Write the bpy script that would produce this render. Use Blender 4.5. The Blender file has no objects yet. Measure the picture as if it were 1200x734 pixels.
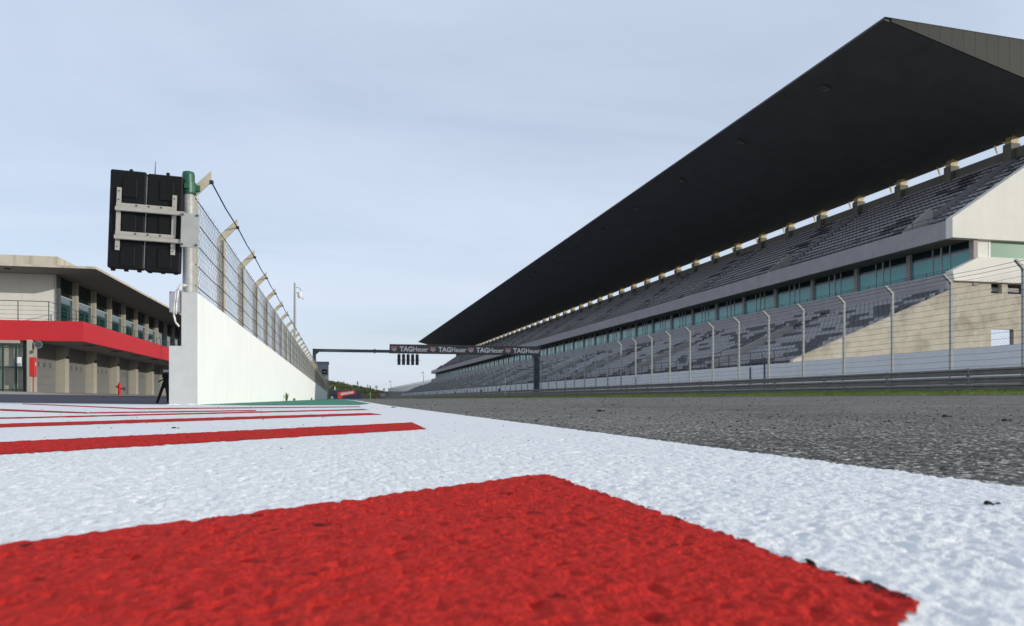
import bpy, bmesh, math, random
import numpy as np
from mathutils import Vector, Matrix
R = math.radians
random.seed(7); rng = np.random.default_rng(7)
S = bpy.context.scene; COL = S.collection

# ---------------------------------------------------------------- camera, sky, sun, exposure
W_PX, H_PX, F_PX = 1200.0, 734.0, 880.0
CAM_Z = 0.085
cd = bpy.data.cameras.new('camera'); cam = bpy.data.objects.new('camera', cd); COL.objects.link(cam); S.camera = cam
cd.sensor_fit = 'HORIZONTAL'; cd.sensor_width = 36.0; cd.lens = 36.0 * F_PX / W_PX
cd.shift_y = 100.5 / W_PX
cd.clip_start = 0.01; cd.clip_end = 6000
cam.location = (0, 0, CAM_Z)
cam.rotation_euler = (R(90), 0, -math.atan(206.0 / F_PX))
cd.dof.use_dof = True; cd.dof.focus_distance = 2.6; cd.dof.aperture_fstop = cd.lens / 1.7

SUN_TO = Vector((1.47, -1.0, 0.42)).normalized()
SUN_EL = math.asin(SUN_TO.z); SUN_AZ = math.atan2(SUN_TO.x, SUN_TO.y)
world = bpy.data.worlds.new('World'); S.world = world; world.use_nodes = True
wn = world.node_tree; wn.nodes.clear()
def wnode(t, **k):
    n = wn.nodes.new(t)
    for a, b in k.items(): setattr(n, a, b)
    return n
sky = wnode('ShaderNodeTexSky', sky_type='NISHITA', sun_disc=False)
sky.sun_elevation = SUN_EL; sky.sun_rotation = SUN_AZ
sky.air_density = 1.0; sky.dust_density = 0.9; sky.ozone_density = 2.0
tc = wnode('ShaderNodeTexCoord'); sep = wnode('ShaderNodeSeparateXYZ')
wn.links.new(tc.outputs['Generated'], sep.inputs[0])
addz = wnode('ShaderNodeMath', operation='ADD'); addz.inputs[1].default_value = 0.18
mx0 = wnode('ShaderNodeMath', operation='MAXIMUM'); mx0.inputs[1].default_value = 0.0
wn.links.new(sep.outputs['Z'], mx0.inputs[0]); wn.links.new(mx0.outputs[0], addz.inputs[0])
dx = wnode('ShaderNodeMath', operation='DIVIDE'); dy = wnode('ShaderNodeMath', operation='DIVIDE')
wn.links.new(sep.outputs['X'], dx.inputs[0]); wn.links.new(addz.outputs[0], dx.inputs[1])
wn.links.new(sep.outputs['Y'], dy.inputs[0]); wn.links.new(addz.outputs[0], dy.inputs[1])
cmb = wnode('ShaderNodeCombineXYZ'); wn.links.new(dx.outputs[0], cmb.inputs[0]); wn.links.new(dy.outputs[0], cmb.inputs[1])
mp = wnode('ShaderNodeMapping'); mp.inputs['Rotation'].default_value = (0, 0, R(-25)); mp.inputs['Scale'].default_value = (0.55, 1.25, 1)
wn.links.new(cmb.outputs[0], mp.inputs[0])
nz = wnode('ShaderNodeTexNoise'); nz.inputs['Scale'].default_value = 0.9; nz.inputs['Detail'].default_value = 7; nz.inputs['Roughness'].default_value = 0.55
nz.inputs['Distortion'].default_value = 0.6
wn.links.new(mp.outputs[0], nz.inputs['Vector'])
cr = wnode('ShaderNodeValToRGB'); cr.color_ramp.elements[0].position = 0.30; cr.color_ramp.elements[1].position = 0.76
cr.color_ramp.elements[0].color = (0.58, 0.58, 0.58, 1); cr.color_ramp.elements[1].color = (0.97, 0.97, 0.97, 1)
wn.links.new(nz.outputs['Fac'], cr.inputs[0])
mixc = wnode('ShaderNodeMixRGB'); mixc.inputs[2].default_value = (5.05, 5.65, 6.75, 1)   # thin high cloud veil
wn.links.new(cr.outputs[0], mixc.inputs[0]); wn.links.new(sky.outputs[0], mixc.inputs[1])
bg = wnode('ShaderNodeBackground'); bg.inputs['Strength'].default_value = 0.145
wo = wnode('ShaderNodeOutputWorld')
wn.links.new(mixc.outputs[0], bg.inputs[0]); wn.links.new(bg.outputs[0], wo.inputs[0])

sl = bpy.data.lights.new('sun', 'SUN'); sun = bpy.data.objects.new('sun', sl); COL.objects.link(sun)
sl.energy = 2.9; sl.angle = R(0.6); sl.color = (1.0, 0.945, 0.84)
sun.rotation_euler = SUN_TO.to_track_quat('Z', 'Y').to_euler()
sun.location = (60, -40, 40)
S.view_settings.view_transform = 'Standard'; S.view_settings.look = 'None'
S.view_settings.exposure = 0.0; S.view_settings.gamma = 1.0; S.view_settings.use_curve_mapping = False
S.render.engine = 'CYCLES'
try: S.cycles.use_denoising = True
except Exception: pass
S.cycles.max_bounces = 6; S.cycles.diffuse_bounces = 4; S.cycles.glossy_bounces = 3

# ---------------------------------------------------------------- materials
def mat(name, col, rough=0.7, var=0.12, scale=3.0, bump=0.0, bscale=40.0, spec=0.3, metal=0.0, streak=0.0, stain=0.0,
        stain_col=(0.12, 0.11, 0.09), speck=0.0, speck_scale=250.0, bdist=0.01, detail=5.0, lane=0.0, pit=0.0):
    m = bpy.data.materials.new(name); m.use_nodes = True
    nt = m.node_tree; p = nt.nodes['Principled BSDF']; L = nt.links.new
    p.inputs['Roughness'].default_value = rough; p.inputs['Metallic'].default_value = metal
    p.inputs['Specular IOR Level'].default_value = spec
    t = nt.nodes.new('ShaderNodeTexCoord')
    n = nt.nodes.new('ShaderNodeTexNoise'); n.inputs['Scale'].default_value = scale; n.inputs['Detail'].default_value = detail
    n.inputs['Roughness'].default_value = 0.6
    L(t.outputs['Object'], n.inputs['Vector'])
    r = nt.nodes.new('ShaderNodeValToRGB')
    r.color_ramp.elements[0].position = 0.28; r.color_ramp.elements[1].position = 0.72
    r.color_ramp.elements[0].color = (*[c * (1 - var) for c in col], 1); r.color_ramp.elements[1].color = (*[min(c * (1 + var), 0.95) for c in col], 1)
    L(n.outputs['Fac'], r.inputs[0]); out = r.outputs[0]
    def mix(fac, a, b, typ='MIX'):
        x = nt.nodes.new('ShaderNodeMixRGB'); x.blend_type = typ
        if hasattr(fac, 'node'): L(fac, x.inputs[0])
        else: x.inputs[0].default_value = fac
        L(a, x.inputs[1])
        if hasattr(b, 'node'): L(b, x.inputs[2])
        else: x.inputs[2].default_value = (*b, 1)
        return x.outputs[0]
    if streak > 0:
        mp = nt.nodes.new('ShaderNodeMapping'); mp.inputs['Scale'].default_value = (1.6, 1.6, 0.12)
        n2 = nt.nodes.new('ShaderNodeTexNoise'); n2.inputs['Scale'].default_value = 1.6; n2.inputs['Detail'].default_value = 6
        L(t.outputs['Object'], mp.inputs[0]); L(mp.outputs[0], n2.inputs['Vector'])
        r2 = nt.nodes.new('ShaderNodeValToRGB'); r2.color_ramp.elements[0].position = 0.5; r2.color_ramp.elements[1].position = 0.8
        r2.color_ramp.elements[0].color = (0, 0, 0, 1); r2.color_ramp.elements[1].color = (streak,) * 3 + (1,)
        L(n2.outputs['Fac'], r2.inputs[0]); out = mix(r2.outputs[0], out, stain_col)
    if pit > 0:                                   # small holes in the paint film
        n2 = nt.nodes.new('ShaderNodeTexNoise'); n2.inputs['Scale'].default_value = 62; n2.inputs['Detail'].default_value = 3
        L(t.outputs['Object'], n2.inputs['Vector'])
        r2 = nt.nodes.new('ShaderNodeValToRGB'); r2.color_ramp.elements[0].position = 0.63; r2.color_ramp.elements[1].position = 0.74
        r2.color_ramp.elements[0].color = (0, 0, 0, 1); r2.color_ramp.elements[1].color = (pit,) * 3 + (1,)
        L(n2.outputs['Fac'], r2.inputs[0]); out = mix(r2.outputs[0], out, (0.05, 0.008, 0.008))
    if lane > 0:                                  # rubbered-in driving lines along the track
        mp = nt.nodes.new('ShaderNodeMapping'); mp.inputs['Scale'].default_value = (0.9, 0.012, 1)
        n2 = nt.nodes.new('ShaderNodeTexNoise'); n2.inputs['Scale'].default_value = 0.7; n2.inputs['Detail'].default_value = 4
        L(t.outputs['Object'], mp.inputs[0]); L(mp.outputs[0], n2.inputs['Vector'])
        r2 = nt.nodes.new('ShaderNodeValToRGB'); r2.color_ramp.elements[0].position = 0.45; r2.color_ramp.elements[1].position = 0.7
        r2.color_ramp.elements[0].color = (0, 0, 0, 1); r2.color_ramp.elements[1].color = (lane,) * 3 + (1,)
        L(n2.outputs['Fac'], r2.inputs[0]); out = mix(r2.outputs[0], out, stain_col)
    if stain > 0:
        n3 = nt.nodes.new('ShaderNodeTexNoise'); n3.inputs['Scale'].default_value = 0.55; n3.inputs['Detail'].default_value = 9
        n3.inputs['Distortion'].default_value = 0.8
        L(t.outputs['Object'], n3.inputs['Vector'])
        r3 = nt.nodes.new('ShaderNodeValToRGB'); r3.color_ramp.elements[0].position = 0.50; r3.color_ramp.elements[1].position = 0.70
        r3.color_ramp.elements[0].color = (0, 0, 0, 1); r3.color_ramp.elements[1].color = (stain,) * 3 + (1,)
        L(n3.outputs['Fac'], r3.inputs[0]); out = mix(r3.outputs[0], out, stain_col)
    if speck > 0:
        v = nt.nodes.new('ShaderNodeTexVoronoi'); v.inputs['Scale'].default_value = speck_scale
        L(t.outputs['Object'], v.inputs['Vector'])
        s2 = nt.nodes.new('ShaderNodeSeparateXYZ'); L(v.outputs['Color'], s2.inputs[0])
        r4 = nt.nodes.new('ShaderNodeValToRGB'); e = r4.color_ramp.elements
        e[0].position = 0.0; e[0].color = (0.30, 0.30, 0.31, 1); e[1].position = 1.0; e[1].color = (3.2, 3.1, 2.9, 1)
        e2 = e.new(0.72); e2.color = (0.98, 0.97, 0.95, 1)
        L(s2.outputs[0], r4.inputs[0]); out = mix(speck, out, r4.outputs[0], 'MULTIPLY')
    L(out, p.inputs['Base Color'])
    if bump > 0:
        nb = nt.nodes.new('ShaderNodeTexNoise'); nb.inputs['Scale'].default_value = bscale; nb.inputs['Detail'].default_value = 4
        L(t.outputs['Object'], nb.inputs['Vector'])
        b = nt.nodes.new('ShaderNodeBump'); b.inputs['Strength'].default_value = bump; b.inputs['Distance'].default_value = bdist
        L(nb.outputs['Fac'], b.inputs['Height']); L(b.outputs[0], p.inputs['Normal'])
    return m

M = {}
M['asphalt'] = mat('asphalt', (0.175, 0.167, 0.155), 0.9, 0.22, 1.3, 1.0, 190, 0.12, speck=1.0, speck_scale=150, bdist=0.005, stain=0.35, stain_col=(0.09, 0.088, 0.086), lane=0.35)
M['asphalt_dark'] = mat('asphalt_dark', (0.105, 0.105, 0.112), 0.9, 0.2, 1.0, 0.8, 90, 0.12, speck=0.8, speck_scale=80, bdist=0.006)
M['asphalt_pit'] = mat('asphalt_pit', (0.062, 0.064, 0.085), 0.85, 0.15, 0.5, 0.5, 60, 0.2, bdist=0.006)
M['white_paint'] = mat('white_paint', (0.79, 0.79, 0.775), 0.8, 0.05, 60.0, 0.5, 280, 0.08, bdist=0.0035, stain=0.14, stain_col=(0.55, 0.55, 0.54))
M['red_paint'] = mat('red_paint', (0.52, 0.028, 0.021), 0.8, 0.25, 110.0, 0.9, 320, 0.06, bdist=0.0035, pit=0.85)
M['green_paint'] = mat('green_paint', (0.03, 0.20, 0.115), 0.7, 0.18, 3.0, 0.4, 80, 0.25, bdist=0.004)
M['teal_paint'] = mat('teal_paint', (0.02, 0.115, 0.11), 0.7, 0.15, 3.0)
M['soil'] = mat('soil', (0.17, 0.15, 0.11), 0.95, 0.3, 0.6, 0.5, 6, 0.1, bdist=0.1)
M['grass'] = mat('grass', (0.25, 0.30, 0.07), 0.9, 0.35, 1.6, 0, spec=0.15)
M['grass_base'] = mat('grass_base', (0.21, 0.24, 0.07), 0.95, 0.3, 1.2, 0.6, 20, 0.1, bdist=0.05)
M['scrub'] = mat('scrub', (0.115, 0.105, 0.04), 0.95, 0.45, 0.06, 0.6, 2, 0.1, bdist=0.3)
M['leaf'] = mat('leaf', (0.055, 0.075, 0.025), 0.8, 0.5, 0.8, 0, spec=0.2)
M['bark'] = mat('bark', (0.10, 0.075, 0.05), 0.9, 0.3, 6)
M['wall_white'] = mat('wall_white', (0.87, 0.88, 0.86), 0.7, 0.03, 1.2, 0.15, 90, 0.3, streak=0.16, stain_col=(0.60, 0.58, 0.50), bdist=0.004)
M['wall_end'] = mat('wall_end', (0.53, 0.54, 0.535), 0.7, 0.06, 5, 0.25, 60, 0.3, stain=0.12, stain_col=(0.45, 0.43, 0.38), bdist=0.004)
M['front_wall'] = mat('front_wall', (0.82, 0.84, 0.87), 0.75, 0.05, 0.8, 0.1, 20, 0.3, streak=0.12, stain_col=(0.4, 0.4, 0.4))
M['concrete'] = mat('concrete', (0.52, 0.475, 0.385), 0.85, 0.14, 1.6, 0.25, 30, 0.2, stain=0.62, streak=0.25, stain_col=(0.24, 0.21, 0.16))
M['concrete_white'] = mat('concrete_white', (0.76, 0.735, 0.66), 0.8, 0.05, 0.7, 0.1, 30, 0.2, streak=0.12, stain_col=(0.5, 0.45, 0.36))
M['concrete_grey'] = mat('concrete_grey', (0.36, 0.34, 0.35), 0.85, 0.10, 0.9, 0.15, 20, 0.2, streak=0.25, stain_col=(0.2, 0.19, 0.19))
M['parapet_grey'] = mat('parapet_grey', (0.38, 0.37, 0.345), 0.85, 0.08, 1.2)
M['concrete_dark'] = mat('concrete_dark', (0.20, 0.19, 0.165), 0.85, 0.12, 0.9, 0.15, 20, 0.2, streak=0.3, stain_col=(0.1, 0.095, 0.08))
M['tier_dark'] = mat('tier_dark', (0.19, 0.185, 0.19), 0.9, 0.12, 0.9)  # upper tier concrete, shadow bands below the seats put into its colour
M['soffit'] = mat('soffit', (0.115, 0.122, 0.128), 0.75, 0.12, 0.5, 0, spec=0.2)
M['roof_panel'] = mat('roof_panel', (0.033, 0.034, 0.029), 0.7, 0.08, 1.0, 0, spec=0.3)
M['roof_top'] = mat('roof_top', (0.08, 0.08, 0.08), 0.7, 0.1, 1.0)
M['lamp_metal'] = mat('lamp_metal', (0.15, 0.145, 0.135), 0.4, 0.1, 8, spec=0.5)
M['seat'] = mat('seat', (0.34, 0.33, 0.345), 0.55, 0.10, 2.0, spec=0.4)
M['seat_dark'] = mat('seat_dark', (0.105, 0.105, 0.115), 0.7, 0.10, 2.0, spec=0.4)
M['bracket'] = mat('bracket', (0.62, 0.50, 0.27), 0.6, 0.15, 3.0)
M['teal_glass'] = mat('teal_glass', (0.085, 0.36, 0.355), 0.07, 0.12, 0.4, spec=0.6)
M['teal_glass_shaded'] = mat('teal_glass_shaded', (0.012, 0.032, 0.034), 0.07, 0.12, 0.4, spec=0.5)  # transom copy of the glass, dark soffit reflection put into its colour
M['pit_glass'] = mat('pit_glass', (0.008, 0.045, 0.043), 0.04, 0.1, 0.4, spec=0.9)
M['pit_glass_dark'] = mat('pit_glass_dark', (0.006, 0.02, 0.02), 0.1, 0.1, 0.4, spec=0.4)
M['green_glass'] = mat('green_glass', (0.16, 0.30, 0.20), 0.15, 0.06, 0.4, spec=0.5)
M['mullion'] = mat('mullion', (0.42, 0.44, 0.45), 0.5, 0.06, 3)
M['mullion_dark'] = mat('mullion_dark', (0.09, 0.10, 0.10), 0.5, 0.06, 3)
M['pillar_warm'] = mat('pillar_warm', (0.36, 0.33, 0.31), 0.8, 0.08, 2)
M['galv'] = mat('galv', (0.37, 0.38, 0.37), 0.6, 0.22, 14, 0.1, 40, 0.4, metal=0.25)
M['galv_dull'] = mat('galv_dull', (0.40, 0.41, 0.385), 0.6, 0.10, 7, 0.1, 40, 0.4, metal=0.2, stain=0.25, stain_col=(0.22, 0.20, 0.16))
M['rail_steel'] = mat('rail_steel', (0.20, 0.195, 0.18), 0.55, 0.22, 1.2, 0.1, 20, 0.4, metal=0.25, streak=0.4, stain_col=(0.07, 0.06, 0.05))
M['dark_steel'] = mat('dark_steel', (0.055, 0.065, 0.08), 0.5, 0.1, 3, spec=0.4)
M['black_plastic'] = mat('black_plastic', (0.006, 0.006, 0.0065), 0.6, 0.15, 12, 0.15, 60, 0.22, bdist=0.003)
M['cream_steel'] = mat('cream_steel', (0.40, 0.385, 0.34), 0.6, 0.08, 10, streak=0.25, stain_col=(0.3, 0.2, 0.12))
M['post_cream'] = mat('post_cream', (0.46, 0.41, 0.31), 0.65, 0.14, 6, streak=0.35, stain_col=(0.24, 0.19, 0.12))
M['post_grey'] = mat('post_grey', (0.36, 0.37, 0.355), 0.6, 0.1, 4)
M['cable'] = mat('cable', (0.025, 0.025, 0.028), 0.6, 0.1, 8)
M['mesh_wire'] = mat('mesh_wire', (0.60, 0.60, 0.60), 0.5, 0.1, 8, metal=0.1)
M['mesh_wire_dark'] = mat('mesh_wire_dark', (0.15, 0.15, 0.155), 0.7, 0.1, 8)
M['green_cap'] = mat('green_cap', (0.010, 0.095, 0.052), 0.35, 0.1, 8, spec=0.5)
M['white_plastic'] = mat('white_plastic', (0.75, 0.74, 0.70), 0.5, 0.05, 8)
M['box_grey'] = mat('box_grey', (0.36, 0.36, 0.40), 0.6, 0.08, 8)
M['red_band'] = mat('red_band', (0.53, 0.026, 0.034), 0.6, 0.05, 0.5, 0.05, 10, 0.3)
M['red_gloss'] = mat('red_gloss', (0.50, 0.018, 0.022), 0.4, 0.08, 8, spec=0.5)
M['cream_wall'] = mat('cream_wall', (0.74, 0.72, 0.655), 0.8, 0.04, 1.0, 0.1, 30, 0.2, streak=0.15, stain_col=(0.4, 0.36, 0.28))
M['cream_pillar'] = mat('cream_pillar', (0.375, 0.36, 0.305), 0.8, 0.08, 2.0, 0.15, 30, 0.2, streak=0.3, stain_col=(0.3, 0.24, 0.15))
M['pit_soffit'] = mat('pit_soffit', (0.27, 0.255, 0.23), 0.85, 0.08, 0.8, 0.1, 20, 0.2)
M['parapet'] = mat('parapet', (0.55, 0.50, 0.41), 0.85, 0.06, 1.5, 0.2, 30, 0.2, streak=0.75, stain_col=(0.27, 0.22, 0.14))
M['garage_door'] = mat('garage_door', (0.185, 0.185, 0.18), 0.6, 0.06, 2)
M['door_pane'] = mat('door_pane', (0.10, 0.11, 0.11), 0.2, 0.1, 4, spec=0.5)
M['green_frame'] = mat('green_frame', (0.015, 0.055, 0.04), 0.5, 0.1, 5)
M['shutter'] = mat('shutter', (0.36, 0.35, 0.29), 0.7, 0.08, 3)
M['paper'] = mat('paper', (0.8, 0.8, 0.8), 0.7, 0.04, 8)
M['apron'] = mat('apron', (0.33, 0.31, 0.28), 0.9, 0.12, 0.8, 0.2, 20)
M['board'] = mat('board', (0.088, 0.080, 0.078), 0.55, 0.06, 2)
M['letter'] = mat('letter', (0.80, 0.79, 0.79), 0.6, 0.03, 5)
M['shield_top'] = mat('shield_top', (0.52, 0.20, 0.22), 0.6, 0.03, 5)
M['shield_low'] = mat('shield_low', (0.42, 0.44, 0.42), 0.6, 0.03, 5)
M['tarp'] = mat('tarp', (0.016, 0.018, 0.033), 0.6, 0.2, 0.3, 0.3, 1.5, 0.3, bdist=0.1)
M['banner_red'] = mat('banner_red', (0.50, 0.05, 0.045), 0.7, 0.15, 0.8)
M['banner_pale'] = mat('banner_pale', (0.62, 0.40, 0.40), 0.7, 0.1, 0.8)
M['tower'] = mat('tower', (0.26, 0.27, 0.29), 0.8, 0.06, 0.5, streak=0.2, stain_col=(0.2, 0.2, 0.2))
M['rubber'] = mat('rubber', (0.012, 0.012, 0.012), 0.8, 0.2, 60)
M['weed'] = mat('weed', (0.07, 0.11, 0.03), 0.8, 0.3, 12)

# ---------------------------------------------------------------- mesh helpers
class MB:
    def __init__(s): s.v = []; s.f = []; s.m = []
    def quadmesh(s, vs, fs, mi=0):
        o = len(s.v); s.v += [tuple(p) for p in vs]; s.f += [tuple(i + o for i in q) for q in fs]; s.m += [mi] * len(fs); return s
    def box(s, x0, y0, z0, x1, y1, z1, mi=0):
        x0, x1 = min(x0, x1), max(x0, x1); y0, y1 = min(y0, y1), max(y0, y1); z0, z1 = min(z0, z1), max(z0, z1)
        return s.quadmesh([(x0,y0,z0),(x1,y0,z0),(x1,y1,z0),(x0,y1,z0),(x0,y0,z1),(x1,y0,z1),(x1,y1,z1),(x0,y1,z1)],
            [(0,3,2,1),(4,5,6,7),(0,1,5,4),(1,2,6,5),(2,3,7,6),(3,0,4,7)], mi)
    def obox(s, mtx, sx, sy, sz, mi=0):
        vs = [mtx @ Vector((a*sx/2, b*sy/2, c*sz/2)) for c in (-1,1) for b in (-1,1) for a in (-1,1)]
        return s.quadmesh(vs, [(0,2,3,1),(4,5,7,6),(0,1,5,4),(1,3,7,5),(3,2,6,7),(2,0,4,6)], mi)
    def prism(s, poly, fn, d0, d1, mi=0):       # poly of (a,b); fn(a,b,d) -> xyz
        n = len(poly); vs = [fn(a,b,d0) for a,b in poly] + [fn(a,b,d1) for a,b in poly]
        fs = [tuple(range(n))[::-1], tuple(range(n, 2*n))] + [(i, (i+1)%n, (i+1)%n+n, i+n) for i in range(n)]
        return s.quadmesh(vs, fs, mi)
    def prism_y(s, poly, y0, y1, mi=0): return s.prism(poly, lambda a,b,d: (a,d,b), y0, y1, mi)
    def prism_x(s, poly, x0, x1, mi=0): return s.prism(poly, lambda a,b,d: (d,a,b), x0, x1, mi)
    def tube(s, p0, p1, r0, r1=None, n=8, mi=0, cap=True):
        r1 = r0 if r1 is None else r1
        p0, p1 = Vector(p0), Vector(p1); d = (p1 - p0).normalized()
        a = d.orthogonal().normalized(); b = d.cross(a)
        vs = []
        for p, r in ((p0, r0), (p1, r1)):
            for i in range(n):
                t = 2*math.pi*i/n; vs.append(p + (a*math.cos(t) + b*math.sin(t))*r)
        fs = [(i, (i+1)%n, (i+1)%n+n, i+n) for i in range(n)]
        if cap: fs += [tuple(range(n))[::-1], tuple(range(n, 2*n))]
        return s.quadmesh(vs, fs, mi)
    def path(s, pts, r, n=6, mi=0):
        for a, b in zip(pts[:-1], pts[1:]): s.tube(a, b, r, r, n, mi)
        return s
    def lathe(s, c, prof, n=12, mi=0):          # prof of (r, z) about a vertical axis at c
        vs = []
        for r, z in prof:
            for i in range(n):
                t = 2*math.pi*i/n; vs.append((c[0]+r*math.cos(t), c[1]+r*math.sin(t), c[2]+z))
        k = len(prof); fs = []
        for j in range(k-1):
            for i in range(n): fs.append((j*n+i, j*n+(i+1)%n, (j+1)*n+(i+1)%n, (j+1)*n+i))
        fs += [tuple(range(n))[::-1], tuple(range((k-1)*n, k*n))]
        return s.quadmesh(vs, fs, mi)
    def mesh(s, name, mats, origin=(0,0,0), smooth=False, bevel=0.0):
        me = bpy.data.meshes.new(name); ox, oy, oz = origin
        me.from_pydata([(x-ox, y-oy, z-oz) for x,y,z in s.v], [], s.f)
        for m in (mats if isinstance(mats, (list, tuple)) else [mats]): me.materials.append(m)
        if any(s.m): me.polygons.foreach_set('material_index', s.m)
        if bevel > 0 or True:
            bm = bmesh.new(); bm.from_mesh(me)
            if bevel > 0:
                bmesh.ops.bevel(bm, geom=[e for e in bm.edges if len(e.link_faces) == 2 and e.calc_face_angle(0) > 0.6], offset=bevel, segments=1, affect='EDGES')
            bmesh.ops.recalc_face_normals(bm, faces=bm.faces)
            bm.to_mesh(me); bm.free()
        if smooth: me.polygons.foreach_set('use_smooth', [True]*len(me.polygons))
        me.update(); return me
ORG = {}
def link(name, me, parent=None, loc=None):
    o = bpy.data.objects.new(name, me); COL.objects.link(o)
    if parent is not None: o.parent = parent
    if loc is not None: o.location = loc
    return o
def part(name, mb, m, parent, bevel=0.0, smooth=False, kind=None, label=None):
    org = ORG[parent.name]; o = link(name, mb.mesh(name, m, org, smooth, bevel), parent); ORG[o.name] = org
    if kind: o['kind'] = kind
    if label: o['label'] = label
    return o
def thing(name, label, cat, loc, group=None):
    o = bpy.data.objects.new(name, None); COL.objects.link(o); o.location = loc; o.empty_display_size = 0.2
    o['label'] = label; o['category'] = cat; o['kind'] = 'thing'
    if group: o['group'] = group
    ORG[o.name] = tuple(loc); return o
def solo(name, mb, m, label, cat, loc, group=None, bevel=0.0, smooth=False):
    o = link(name, mb.mesh(name, m, loc, smooth, bevel)); o.location = loc
    o['label'] = label; o['category'] = cat; o['kind'] = 'thing'
    if group: o['group'] = group
    return o
def struct(name, mb, m, kind='structure'):
    me = mb if isinstance(mb, bpy.types.Mesh) else mb.mesh(name, m)
    o = link(name, me); o['kind'] = kind; return o
def npmesh(name, V, F, mats, mi=None, smooth=False):
    me = bpy.data.meshes.new(name); V = np.asarray(V, np.float32); F = np.asarray(F, np.int32); k = F.shape[1]
    me.vertices.add(len(V)); me.vertices.foreach_set('co', V.ravel())
    me.loops.add(F.size); me.loops.foreach_set('vertex_index', F.ravel())
    me.polygons.add(len(F)); me.polygons.foreach_set('loop_start', np.arange(0, F.size, k, dtype=np.int32))
    for m in (mats if isinstance(mats, (list, tuple)) else [mats]): me.materials.append(m)
    if mi is not None: me.polygons.foreach_set('material_index', np.asarray(mi, np.int32))
    me.polygons.foreach_set('use_smooth', np.full(len(F), smooth))
    me.update(calc_edges=True); me.validate(); return me
def grid_faces(nr, nc):
    i = np.arange(nr-1)[:, None]*nc + np.arange(nc-1)[None, :]
    return np.stack([i, i+1, i+nc+1, i+nc], -1).reshape(-1, 4)

# ---------------------------------------------------------------- ground
def vnoise(x, y, lam, seed):
    x = x/lam + seed*17.31; y = y/lam + seed*9.77
    xi = np.floor(x).astype(np.int64); yi = np.floor(y).astype(np.int64); fx = x-xi; fy = y-yi
    fx = fx*fx*(3-2*fx); fy = fy*fy*(3-2*fy)
    def h(a, b):
        n = (a*374761393 + b*668265263 + seed*974711) & 0x7fffffff
        n = ((n ^ (n >> 13))*1274126177) & 0x7fffffff
        return ((n ^ (n >> 16)) & 0xffff)/65535.0
    return (h(xi,yi)*(1-fx)+h(xi+1,yi)*fx)*(1-fy) + (h(xi,yi+1)*(1-fx)+h(xi+1,yi+1)*fx)*fy - 0.5
def rough(x, y):
    d = np.hypot(x, y)
    f = lambda a, b: np.clip((b-d)/(b-a), 0, 1)
    p = vnoise(x, y, 0.0078, 3); pits = -np.clip(vnoise(x, y, 0.0095, 9) - 0.22, 0, 1)*0.009
    peb = (0.25 - np.abs(p))*0.0024
    return (peb + pits)*f(1.8, 3.2) + vnoise(x, y, 0.0048, 5)*0.0014*f(1.3, 2.6) + vnoise(x, y, 0.021, 1)*0.0012*f(2.5, 5) + vnoise(x, y, 0.035, 2)*0.0016*(1-f(2.0, 4.0))*f(5, 9)
EDGE = 0.63
def track_z(x): return 0.0109*np.maximum(x - EDGE, 0)

# painted run-off: one sheet, fine and rough close by, plain further away
yl = [0.12]
while yl[-1] < 9.8: yl.append(yl[-1] + max(0.0024, 0.0031*yl[-1]**1.25))
yl[-1] = 9.8
ys = np.array(yl); ny, nx = len(ys), 500
u = np.linspace(0, 1, nx)
xl = -(0.42*ys + 0.10)
xr = np.minimum(EDGE + vnoise(ys, ys*0, 0.010, 4)*0.008 + vnoise(ys, ys*0, 0.05, 6)*0.003, 1.15*ys + 0.10)
X = xl[:, None] + (xr - xl)[:, None]*u[None, :]; Y = np.repeat(ys[:, None], nx, 1)
Z = rough(X, Y) + 0.0016
V = np.stack([X, Y, Z], -1).reshape(-1, 3); F = grid_faces(ny, nx)
me = npmesh('painted_runoff', V, F, M['white_paint'], smooth=True); struct('painted_runoff', me, None)
mb = MB()
zz = 0.0016
mb.quadmesh([(-8,-6,zz),(EDGE,-6,zz),(EDGE,.12,zz),(-.1504,.12,zz),(-4.216,9.8,zz),(-1.0,9.8,zz),(-1.95,11.4,zz),(-1.95,11.62,zz),(-2.34,11.62,zz),(-8,19.6,zz),(.238,.12,zz),(EDGE,.461,zz)],
            [(0,1,2,10,3),(0,3,4),(0,4,9),(4,5,6,7,8,9),(10,2,11)])
mb.quadmesh([(-1.0,9.8,zz),(EDGE,9.8,zz),(0.68,13,zz),(0.98,38,zz),(1.0,345,zz),(0.82,345,zz),(0.79,38,zz),(0.565,12.9,zz),(0.29,10.15,zz)],
            [(0,1,2,7,8),(2,3,6,7),(3,4,5,6)])
struct('painted_runoff', mb, M['white_paint'])
# green strip along the pit wall
gz = 0.0005
mb = MB().quadmesh([(-1.0,9.8,gz),(0.29,10.15,gz),(0.565,12.9,gz),(0.79,38,gz),(0.82,345,gz),(-1.95,345,gz),(-1.95,11.4,gz)], [tuple(range(7))])
struct('painted_green_strip', mb, M['green_paint'])
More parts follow.
